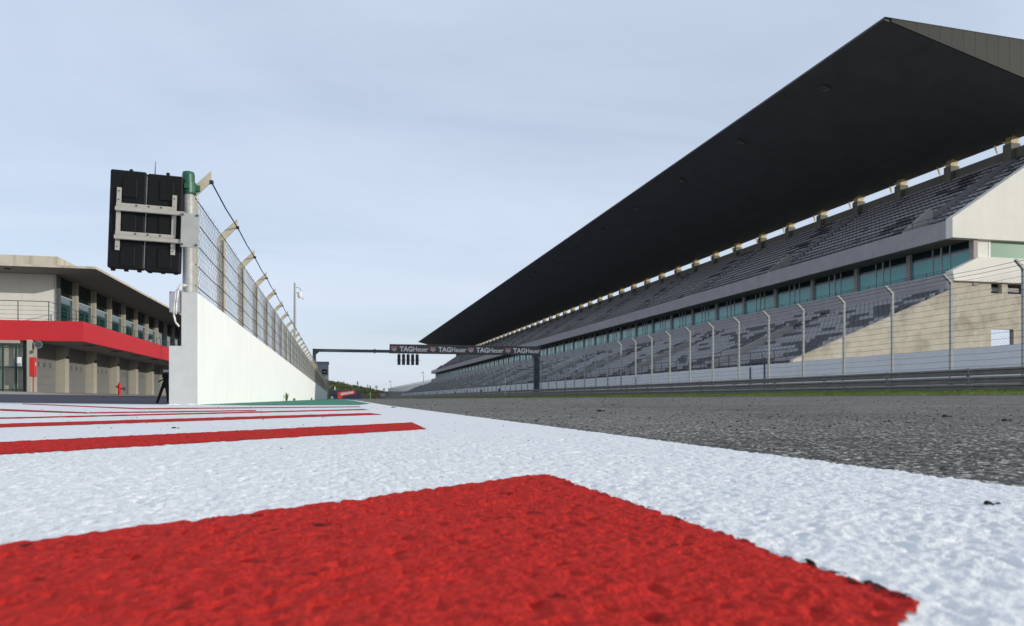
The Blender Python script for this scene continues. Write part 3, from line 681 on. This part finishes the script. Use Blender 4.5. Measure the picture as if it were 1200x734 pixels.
for k in range(12): part('wall_vent', MB().box(28.27,130+17*k,.9,28.3,131.6+17*k,1.9), M['black_plastic'], fw)
part('wall_gate', MB().box(28.22,45.6,.4,28.26,45.7,2.9).box(28.22,47.4,.4,28.26,47.5,2.3), M['dark_steel'], fw)

# ---------------------------------------------------------------- grandstand
YE, NBAY = 43.24, 48; YF = YE + 6*NBAY
gs = thing('grandstand', 'long concrete grandstand with two seating tiers under a black wedge roof', 'grandstand', (40, YE, .4))
LX0, LZ0, LN, LD, LR = 28.8, 2.30, 15, .8067, .340
UX0, UZ0, UN, UD, UR = 41.2, 11.75, 14, .79, .522
def tier(x0, z0, n, d, r, thick):
    poly = []
    for i in range(n): poly += [(x0+i*d, z0+i*r), (x0+(i+1)*d, z0+i*r)]
    poly += [(x0+n*d, z0+n*r), (x0+n*d, z0+n*r-thick), (x0, z0-thick)]
    return poly
part('seating_tier', MB().prism_y(tier(LX0,LZ0,LN,LD,LR,.5), YE+.3, YF), M['concrete_grey'], gs)
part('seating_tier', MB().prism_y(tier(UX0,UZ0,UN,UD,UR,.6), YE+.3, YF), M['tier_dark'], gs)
# seats
sm = MB()
sm.box(-.02,-.20,.33,.36,.20,.37).obox(Matrix.Translation((.40,0,.475))@Matrix.Rotation(R(12),4,'Y'), .045,.43,.30).box(.12,-.04,.0,.2,.04,.33)
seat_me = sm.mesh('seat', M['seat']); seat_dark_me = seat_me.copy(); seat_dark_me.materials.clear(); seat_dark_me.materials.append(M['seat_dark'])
pos = []
LP = [54.1+18*k for k in range(16)]; UP = [47.8+18*k for k in range(16)]
rr = random.Random(11)
for (x0,z0,n,d,r,aisles,up) in ((LX0,LZ0,LN,LD,LR,LP,False),(UX0,UZ0,UN,UD,UR,UP,True)):
    for i in range(n):
        y = YE+.56; run = 0
        while y < YF-.4:
            rel = [(y-a) for a in aisles if -1 < y-a < 17]
            first = y < aisles[0]-.3; q = 9.0 if first else (y - aisles[0]) % 18
            gap = (-.25 < q-0 < 1.75) or q > 17.75
            if up: gap = (-.25 < q < 2.0) or q > 17.75
            if not gap:
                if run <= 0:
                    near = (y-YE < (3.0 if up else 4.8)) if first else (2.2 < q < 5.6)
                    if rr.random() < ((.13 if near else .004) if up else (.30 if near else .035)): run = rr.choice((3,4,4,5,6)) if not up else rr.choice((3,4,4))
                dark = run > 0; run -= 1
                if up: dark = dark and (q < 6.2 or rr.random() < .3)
                pos.append((x0+i*d+.28, y, z0+i*r, dark))
            y += .5
P_ = np.array([p[:3] for p in pos]); DK = np.array([p[3] for p in pos])
order = np.argsort(P_[:,0]*.2278 + P_[:,1]*.9737)
sel = order[:300]; rest = order[300:]
for i in sel:
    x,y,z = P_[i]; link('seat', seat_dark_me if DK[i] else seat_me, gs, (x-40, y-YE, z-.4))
sv = np.array([v.co[:] for v in seat_me.vertices]); sf = np.array([p.vertices[:] for p in seat_me.polygons])
# far seats lose the foot
sv2, sf2 = sv[:16], sf[(sf < 16).all(1)]
def tile(idx):
    V = (sv2[None] + P_[idx][:,None,:] - np.array([40,YE,.4])).reshape(-1,3)
    F = (sf2[None] + (np.arange(len(idx))*len(sv2))[:,None,None]).reshape(-1,4)
    return V, F, np.repeat(DK[idx].astype(np.int32), len(sf2))
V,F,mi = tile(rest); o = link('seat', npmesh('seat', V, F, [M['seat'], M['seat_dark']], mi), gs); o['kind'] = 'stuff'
# aisle parapets and stairs
pl_poly = [(28.85,2.35),(28.85,3.05),(35.6,5.98),(36.1,5.98),(36.1,5.2)]
plm = MB().prism_y([(a-40,b-.4) for a,b in pl_poly], 0, .16).mesh('aisle_parapet', M['parapet_grey'], bevel=.02)
pu_poly = [(41.15,11.8),(41.15,12.55),(43.35,14.32),(43.75,14.32),(43.75,13.2)]
pum = MB().prism_y([(a-40,b-.4) for a,b in pu_poly], 0, .2).mesh('aisle_parapet', M['parapet_grey'], bevel=.02)
st = MB()
for i in range(2*LN-1): st.box(LX0+i*LD/2-40, .2, LZ0+i*LR/2-.4-.1, LX0+(i+1)*LD/2-40, 1.5, LZ0+(i+1)*LR/2-.4)
stm = st.mesh('aisle_stair', M['tier_dark'])
su = MB()
for i in range(2*UN-1): su.box(UX0+i*UD/2-40, .25, UZ0+i*UR/2-.4-.1, UX0+(i+1)*UD/2-40, 1.6, UZ0+(i+1)*UR/2-.4)
sum_ = su.mesh('aisle_stair', M['tier_dark'])
hr = MB().tube((28.9-40,1.3,2.35+.95-.4),(36.2-40,1.3,5.35+.95-.4),.03,n=5)
for i in range(6): 
    a = 28.9+i*1.45; z = 2.35+(a-28.9)*.42; hr.tube((a-40,1.3,z-.4),(a-40,1.3,z+.95-.4),.022,n=5)
hrm = hr.mesh('handrail', M['dark_steel'])
for y in LP:
    link('aisle_parapet', plm, gs, (0,y-YE,0)); link('aisle_stair', stm, gs, (0,y-YE,0)); link('handrail', hrm, gs, (0,y-YE,0))
for y in UP:
    link('aisle_parapet', pum, gs, (0,y-YE,0)); link('aisle_stair', sum_, gs, (0,y-YE,0))
m = MB()
for z in (1.05,.55): m.tube((28.75,YE+.4,LZ0+z),(28.75,YF,LZ0+z),.022,n=5)
for k in range(int(288/1.5)): m.box(28.73,YE+.5+1.5*k,LZ0-.05,28.77,YE+.54+1.5*k,LZ0+1.05)
part('front_railing', m, M['dark_steel'], gs)
m = MB()
for z in (12.55,12.85): m.tube((41.0,YE+.4,z),(41.0,YF,z),.02,n=5)
for k in range(int(288/1.5)): m.box(40.985,YE+.5+1.5*k,12.3,41.015,YE+.53+1.5*k,12.85)
part('tier_railing', m, M['dark_steel'], gs)
part('front_riser', MB().box(28.6,YE+.3,.4,28.8,YF,2.28), M['concrete_grey'], gs)
# middle level
for k in range(NBAY//4):
    a = YE+.3 if k == 0 else YE+24*k; b = YE+24*(k+1)-.02
    part('balcony_wall', MB().box(40.9,a,7.0,41.12,b,8.72), M['concrete_grey'], gs)
    part('fascia', MB().box(40.88,a,11.1,41.18,b,12.36), M['concrete_grey'], gs)
part('floor_slab', MB().box(41.12,YE+.3,7.6,47,YF,7.88), M['concrete_grey'], gs)
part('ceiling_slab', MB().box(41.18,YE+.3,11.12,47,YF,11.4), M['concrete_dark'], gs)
gp = MB().box(-.22,-.2,0,.12,.2,3.22).mesh('pillar', M['pillar_warm'])
fr = MB()
for yy, w2 in ((.2,.03),(2.12,.045),(2.92,.075),(3.72,.045),(5.8,.03)): fr.box(-.09,yy-w2,0,.02,yy+w2,3.22)
fr.box(-.07,.23,2.52,0,5.77,2.58).box(-.07,.23,0,0,5.77,.06)
fr_me = fr.mesh('window', M['mullion'])
spans = ((.23,2.075),(2.165,2.845),(2.995,3.675),(3.765,5.77))
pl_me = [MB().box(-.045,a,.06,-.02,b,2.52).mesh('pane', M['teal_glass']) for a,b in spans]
pt_me = [MB().box(-.045,a,2.58,-.02,b,3.22).mesh('pane', M['teal_glass_shaded']) for a,b in spans]
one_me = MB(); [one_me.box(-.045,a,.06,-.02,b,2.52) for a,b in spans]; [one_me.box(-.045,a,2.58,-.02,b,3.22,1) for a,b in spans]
one_me = one_me.mesh('pane', [M['teal_glass'], M['teal_glass_shaded']])
for k in range(NBAY+1):
    link('pillar', gp, gs, (3.0, 6*k if k else .1, 7.48))
    if k < NBAY:
        w_ = link('window', fr_me, gs, (3.0, 6*k, 7.48))
        if k < 20:
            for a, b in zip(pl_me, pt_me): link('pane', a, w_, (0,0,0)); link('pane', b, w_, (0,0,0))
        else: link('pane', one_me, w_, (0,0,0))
m = MB()
for z in (9.05,8.9): m.tube((41.3,YE+.4,z),(41.3,YF,z),.018,n=5)
for k in range(int(288/2)): m.box(41.285,YE+.5+2*k,8.0,41.315,YE+.53+2*k,9.05)
part('balcony_railing', m, M['dark_steel'], gs)
# end elevation
E0, E1 = YE-.04, YE+.3
m = MB()
m.prism_y([(28.6,.3),(28.8,2.62),(35.36,5.292),(40.888,5.292),(40.888,.3)], E0, E1).prism_y([(35.40,5.308),(40.9,7.55),(40.888,5.308)], E0, E1)
m.prism_y([(35.0,4.9),(35.36,5.28),(40.9,5.33),(40.9,4.9)], E0+.02, E1-.02)
m.box(40.9,E0,.3,44.29,E1,5.292).box(40.9,E0,5.308,44.29,E1,8.15).box(40.9,E0+.02,5.2,44.3,E1-.02,5.4).box(44.285,E0+.02,.3,44.305,E1-.02,8.1).box(44.3,E0,.3,46.2,E1,3.2).box(44.3,E0,4.95,46.2,E1,7.42).box(46.2,E0,.3,62,E1,7.42).box(45.2,E0,7.42,45.7,E1,8.15)
part('end_wall', m, M['concrete'], gs)
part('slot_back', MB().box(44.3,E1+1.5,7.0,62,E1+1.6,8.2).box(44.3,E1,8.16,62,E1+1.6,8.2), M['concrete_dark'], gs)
part('end_panel', MB().prism_y([(41.02,8.15),(40.86,8.82),(43.1,9.87),(62,9.9),(62,8.15)], E0-.25, E1), M['concrete_white'], gs, bevel=.01)
part('end_panel', MB().prism_y([(40.86,11.08),(40.86,12.42),(52.7,20.05),(54,20.05),(54,11.08)], E0-.25, E1), M['concrete_white'], gs, bevel=.01)
part('end_pillar', MB().box(43.15,E0+.05,9.9,44.12,E1,11.08), M['concrete_white'], gs)
ew = part('window', MB().box(44.14,E0+.03,9.9,44.27,E1-.1,11.08), M['white_plastic'], gs)
part('pane', MB().box(44.27,E0+.12,9.9,62,E1-.15,11.08), M['green_glass'], ew)
# rear wall, its pillars and brackets
for k in range(NBAY//4):
    a = YE+.3 if k == 0 else YE+24*k
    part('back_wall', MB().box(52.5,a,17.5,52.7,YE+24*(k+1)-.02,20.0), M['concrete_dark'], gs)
rp_me = MB().box(-.7,-.38,0,.2,.38,2.56).mesh('rear_pillar', M['concrete_dark'])
bk = MB().box(-.60,-.30,0,.12,.30,.22)
for yy in (-.30,.0,.24): bk.prism_y([(-.60,.22),(-.30,.88),(.10,.88),(.38,.62),(.12,.22)], yy, yy+.06)
bk.box(-.3,-.24,.55,.12,.24,.63).prism_x([(.40,.2),(.40,.32),(.85,.50),(.85,.44)], -.3, .1)
bk_me = bk.mesh('bracket', M['bracket'])
sb_me = MB().prism_x([(-.12,0),(-.06,0),(.22,.75),(.1,.75)], -.06,.06).mesh('stay', M['bracket'])
for k in range(NBAY+1):
    p = link('rear_pillar', rp_me, gs, (12.7, 6.0*k + (.5 if k == 0 else 0), 17.4))
    link('bracket', bk_me, p, (0,0,2.56))
    if k < NBAY: link('stay', sb_me, gs, (12.6, 6.0*k+1.55, 19.7))
# roof
RY0, RYF = 42.7, 333.6
RFX, RFZ, RBX, RBZ = 35.3, 25.20, 52.9, 20.83
roof = part('roof', MB().prism_y([(RFX,RFZ),(RFX,RFZ+.10),(RBX+.03,24.85),(RBX,RBZ)], RY0+.12, RYF), M['soffit'], gs)
part('roof_sheet', MB().prism_y([(RFX,RFZ+.105),(RFX,RFZ+.14),(RBX+.03,24.90),(RBX+.03,24.86)], RY0+.0, RYF), M['roof_top'], roof)
rx = RFX+.55
while rx < RBX-.2:
    x1 = min(rx+.95, RBX+.03); zl = lambda x: max(RFZ-(x-RFX)*(RFZ-RBZ)/(RBX-RFX), RBZ-.02); zu = lambda x: RFZ+.08-(x-RFX)*.0225
    part('roof_panel', MB().prism_y([(rx,zl(rx)),(rx,zu(rx)),(x1-.02,zu(x1-.012)),(x1-.012,zl(x1-.012))], RY0+.02, RY0+.12), M['roof_panel'], roof)
    rx += .95
lt = MB().lathe((0,0,0),[(.30,-.02),(.42,-.16),(.36,-.17),(.22,-.06)],14); lt_me = lt.mesh('soffit_light', M['lamp_metal'])
lx = 37.5; lz = RFZ-(lx-RFX)*(RFZ-RBZ)/(RBX-RFX)
for k in range(22):
    o = link('soffit_light', lt_me, roof, (lx-40, 52.0+12.75*k-YE, lz-.4)); o.rotation_euler = (0, math.atan((RFZ-RBZ)/(RBX-RFX)), 0)

# ---------------------------------------------------------------- far end of the straight
nx, ny = 90, 40
hxv = np.linspace(-260, 320, nx); hyv = np.linspace(400, 900, ny)
HX, HY = np.meshgrid(hxv, hyv)
ridge = np.interp(HX, [-260,-60,-6,0,20,40,60,90,320], [22,19,13.8,12.8,8.5,4.6,2.6,2.0,2.0])
prof_y = np.interp(HY, [400,430,600,680,900], [0,.04,1,1.02,.7])
HZ = ridge*prof_y + (vnoise(HX,HY,40,31)*1.6 + vnoise(HX,HY,14,32)*.8)*np.clip(prof_y*2,0,1) - .1
struct('hill', npmesh('hill', np.stack([HX,HY,HZ],-1).reshape(-1,3), grid_faces(ny,nx), M['scrub'], smooth=True), None)
def hill_z(x, y):
    r = np.interp(x, [-260,-60,-6,0,20,40,60,90,320], [22,19,13.8,12.8,8.5,4.6,2.6,2.0,2.0]); p = np.interp(y, [400,430,600,680,900], [0,.04,1,1.02,.7]); return r*p-.2
def leaves(n, c, rad, size, seed):
    g = np.random.default_rng(seed)
    d = g.normal(0,1,(n,3)); d /= np.linalg.norm(d,axis=1)[:,None]; q = np.array(c) + d*(g.random(n)**.4)[:,None]*np.array(rad)
    a = g.normal(0,1,(n,3)); a /= np.linalg.norm(a,axis=1)[:,None]; b = np.cross(a, g.normal(0,1,(n,3))); b /= np.linalg.norm(b,axis=1)[:,None]
    s = size*g.uniform(.6,1.4,n)[:,None]
    return np.stack([q-a*s, q+b*s*.7, q+a*s], 1).reshape(-1,3)
Vs = []
for k in range(1500):
    x = random.uniform(-20, 75); y = random.uniform(425, 610); r = random.uniform(.6,1.7)
    Vs.append(leaves(22, (x, y, hill_z(x,y)+r*.4), (r*1.2,r*1.2,r*.7), .5, k))
V = np.concatenate(Vs); struct('shrubbery', npmesh('shrubbery', V, np.arange(len(V)).reshape(-1,3), M['leaf']), None, 'stuff')
tl = [(403,446.5,3.0,'bare slim tree standing alone on top of the hill',.5), (419,446.5,3.5,'narrow dark cypress shaped tree on the hill crest',.55), (423,452.5,1.6,'low pale bush beside the narrow dark tree on the hill',.5),
      (431,450.0,2.4,'thin pale tree with sparse crown on the falling hill crest',.7), (434,451.8,1.8,'small round tree beside the thin pale tree on the hill',.9), (441,451.0,2.6,'broad flat topped tree with open crown on the hill slope',1.5),
      (450,454.2,3.0,'tall dark tree at the foot of the hill near the fence end',.9)]
for i, (px, py, hh_, lab, cw) in enumerate(tl):
    an = math.atan((px-600)/880.)+math.atan(206/880.); Yt = 598.; Xt = Yt*math.tan(an); D = Xt*.2278+Yt*.9737
    zt_ = .085+(467.5-py)/880*D; zb = float(hill_z(Xt, Yt))-.2; zt_ = max(zt_, zb+2.2)
    t = thing('hill_tree', lab, 'tree', (Xt,Yt,zb))
    m = MB().tube((Xt,Yt,zb),(Xt+.1,Yt,zb+(zt_-zb)*.6),.16,.07,6)
    for q in range(4):
        a = q*1.6+i; m.tube((Xt+.1,Yt,zb+(zt_-zb)*(.45+.08*q)),(Xt+math.cos(a)*cw*.7,Yt+math.sin(a)*cw*.7,zb+(zt_-zb)*(.7+.07*q)),.06,.03,5)
    part('trunk', m, M['bark'], t)
    h3 = (zt_-zb)*.36
    V = leaves(140 if i not in (0,3) else 60, (Xt,Yt,zt_-h3), (cw,cw,h3), .28, 900+i) - np.array([Xt,Yt,zb])
    link('crown', npmesh('crown', V, np.arange(len(V)).reshape(-1,3), M['leaf']), t)
bank = MB().prism_x([(372,0),(379,4.3),(392,4.6),(398,0)], -2.6, 10.2).prism_x([(374,0),(381,3.6),(392,3.6),(398,0)], 10.2, 12.2).prism_x([(376,0),(383,2.0),(392,2.0),(398,0)], 12.2,14)
solo('tyre_bank', bank, M['tarp'], 'navy covered safety bank at the far end of the pit straight', 'safety barrier', (8,380,0))
bk2 = MB().prism_x([(344,0),(350,3.4),(360,3.6),(366,0)], 23.2, 46).prism_x([(344,0),(350,2.4),(360,2.6),(366,0)], 19.5, 23.2)
solo('earth_bank', bk2, M['asphalt_dark'], 'dark bank beyond the far end of the track fence', 'bank', (32,350,0))
bn = thing('banner', 'red advertising banner with a pale centre slanting across the navy bank', 'banner', (5,374,0))
part('banner_sheet', MB().prism_y([(.6,.1),(.8,3.3),(8.4,4.15),(9.3,3.3),(8.6,2.4),(3.2,1.4),(2.6,.1)], 372.2,372.5), M['banner_red'], bn)
part('banner_field', MB().prism_y([(1.9,1.7),(2.2,2.95),(8.2,3.7),(8.0,2.7)], 372.1,372.19), M['banner_pale'], bn)
m = MB()
for k in range(5): m.box(3.1+k*.75,372.05,2.35+k*.1,3.5+k*.75,372.09,2.85+k*.1)
part('faded_print', m, M['box_grey'], bn)
solo('white_block', MB().box(-2.3,340,0,-1.3,341,1.1), M['white_plastic'], 'white block at the foot of the pit wall far end', 'block', (-1.8,340.5,0), bevel=.05)
solo('white_post', MB().tube((15.1,345,0),(15.1,345,2.9),.14,n=8).lathe((15.1,345,2.9),[(.16,0),(.1,.1)],8), M['white_plastic'], 'white post at the track edge in front of the hill', 'post', (15.1,345,0))
solo('white_post', MB().tube((-.65,384,4.4),(-.65,384,6.0),.22,n=8).lathe((-.65,384,6.0),[(.24,0),(.12,.12)],8), M['white_plastic'], 'short white post on top of the navy bank', 'post', (-.65,384,4.4))
hut = thing('red_cabin', 'small red cabin with a flat roof beside the far track fence end', 'cabin', (20,362,0))
part('cabin_wall', MB().box(19.0,361,0,21.4,364,2.2), M['red_gloss'], hut, bevel=.1); part('cabin_roof', MB().box(18.9,360.9,2.2,21.5,364.1,2.35), M['banner_red'], hut)
part('cabin_window', MB().box(19.6,360.95,1.2,20.7,361.0,1.8), M['black_plastic'], hut)
def lamp(x, y, z0, h, lab):
    t = thing('lamp_post', lab, 'lamp post', (x,y,z0)); part('mast', MB().tube((x,y,z0),(x,y,z0+h),.11,.06,8), M['dark_steel'], t); part('lamp_head', MB().box(x-.8,y-.1,z0+h-.9,x-.45,y+.1,z0+h-.4).tube((x,y,z0+h-.4),(x-.6,y,z0+h-.5),.04,n=5), M['dark_steel'], t)
lamp(37.5, 331.5, 7.0, 5.2, 'thin dark lamp post at the far end of the grandstand')
lamp(24.2, 345, .4, 8.2, 'thin dark lamp post beyond the far end of the track fence')

# ---------------------------------------------------------------- weeds and rubber
def weed(x, y, h, lab, seed):
    g = random.Random(seed); m = MB()
    for k in range(26):
        a = g.uniform(0, 6.28); r = g.uniform(.0,.05); l = h*g.uniform(.4,1.0); le = g.uniform(.1,.5)*l
        p0 = Vector((x+r*math.cos(a),y+r*math.sin(a),0)); p1 = p0+Vector((math.cos(a)*le,math.sin(a)*le,l)); s_ = Vector((-math.sin(a),math.cos(a),0))*.012
        mid = (p0+p1)/2+Vector((0,0,.1*l)); m.quadmesh([p0-s_*.4,p0+s_*.4,mid+s_,p1,mid-s_],[(0,1,2,3,4)])
    solo('weed', m, M['weed'], lab, 'plant', (x,y,0))
weed(-1.84, 29.6, .36, 'tall thin weed growing at the foot of the white pit wall', 1)
weed(-1.86, 35.5, .14, 'low spreading weed at the wall foot beyond the tall weed', 2)
weed(-1.87, 60.5, .2, 'green weed clump at the wall foot just past the pilaster', 3)
def crumb(m, x, y, r, g, zf=None):
    z = (0.0016 if x < EDGE else 0.0109*(x-EDGE)) + r*.25
    n = 6; vs = []
    for j,(zr,zh) in enumerate(((1,0),(.9,.5),(.4,.85))):
        for i in range(n):
            t = 6.283*i/n; q = r*zr*g.uniform(.55,1.25); vs.append((x+q*1.5*math.cos(t), y+q*math.sin(t), z-r*.3+r*zh*g.uniform(.7,1.2)))
    fs = [(j*n+i, j*n+(i+1)%n, (j+1)*n+(i+1)%n, (j+1)*n+i) for j in range(2) for i in range(n)] + [tuple(range(2*n,3*n))]
    m.quadmesh(vs, fs)
g = random.Random(5)
FR = [(0.499,.49,.0036,'twisted black rubber scrap on the white paint near the asphalt edge'),(-0.443,2.268,.0055,'small dark pebble on white paint between two red stripes'),
      (2.227,2.378,.0095,'largest black rubber lump on the asphalt'),(2.057,1.957,.008,'flat black rubber scrap on the asphalt nearest the white edge'),(1.532,4.251,.012,'pair of black rubber lumps on the grey asphalt before the grass'),
      (0.52,7.195,.012,'dark stone on the white line beyond the red stripes')]
for x,y,r,lab in FR:
    m = MB(); crumb(m,x,y,r,g); crumb(m,x+r*2.2,y-r*.5,r*.6,g); solo('rubber_scrap', m, M['rubber'], lab, 'rubber debris', (x,y,float(track_z(x))))
m = MB()
for k in range(900):
    t = g.random(); y = 1.6*math.exp(t*3.0); x = EDGE+.1+g.random()*(1.15*y)
    if x > 16: continue
    crumb(m, x, y, (.0012+.0011*y**.75)*g.uniform(.25,1.2), g)
for k in range(90):
    y = 1.2*math.exp(g.random()*2.0); x = g.uniform(-.4*y, .55); crumb(m, x, y, .0012*y**.6*g.uniform(.5,1.1), g)
struct('rubber_debris', m, M['rubber'], 'stuff')
# chips of bare asphalt along the worn edge of the front red block
m = MB()
for k in range(60):
    t = g.random()**2.2; y = .266+t*.42; x = .2300-.0055*(y-.26)/.54+g.uniform(-.0025,.0015); r = g.uniform(.0006,.0017)*(1.4 if t < .2 else 1); n = 7; ln = g.uniform(1.0,2.6)
    pts = [(x+r*g.uniform(.4,1.2)*math.cos(6.283*i/n), y+r*ln*g.uniform(.5,1.2)*math.sin(6.283*i/n)) for i in range(n)]
    hz_ = rough(np.array([p[0] for p in pts]), np.array([p[1] for p in pts])) + .0038
    m.quadmesh([(p[0],p[1],float(z_)) for p, z_ in zip(pts, hz_)], [tuple(range(n))])
struct('paint_chips', m, M['rubber'], 'stuff')
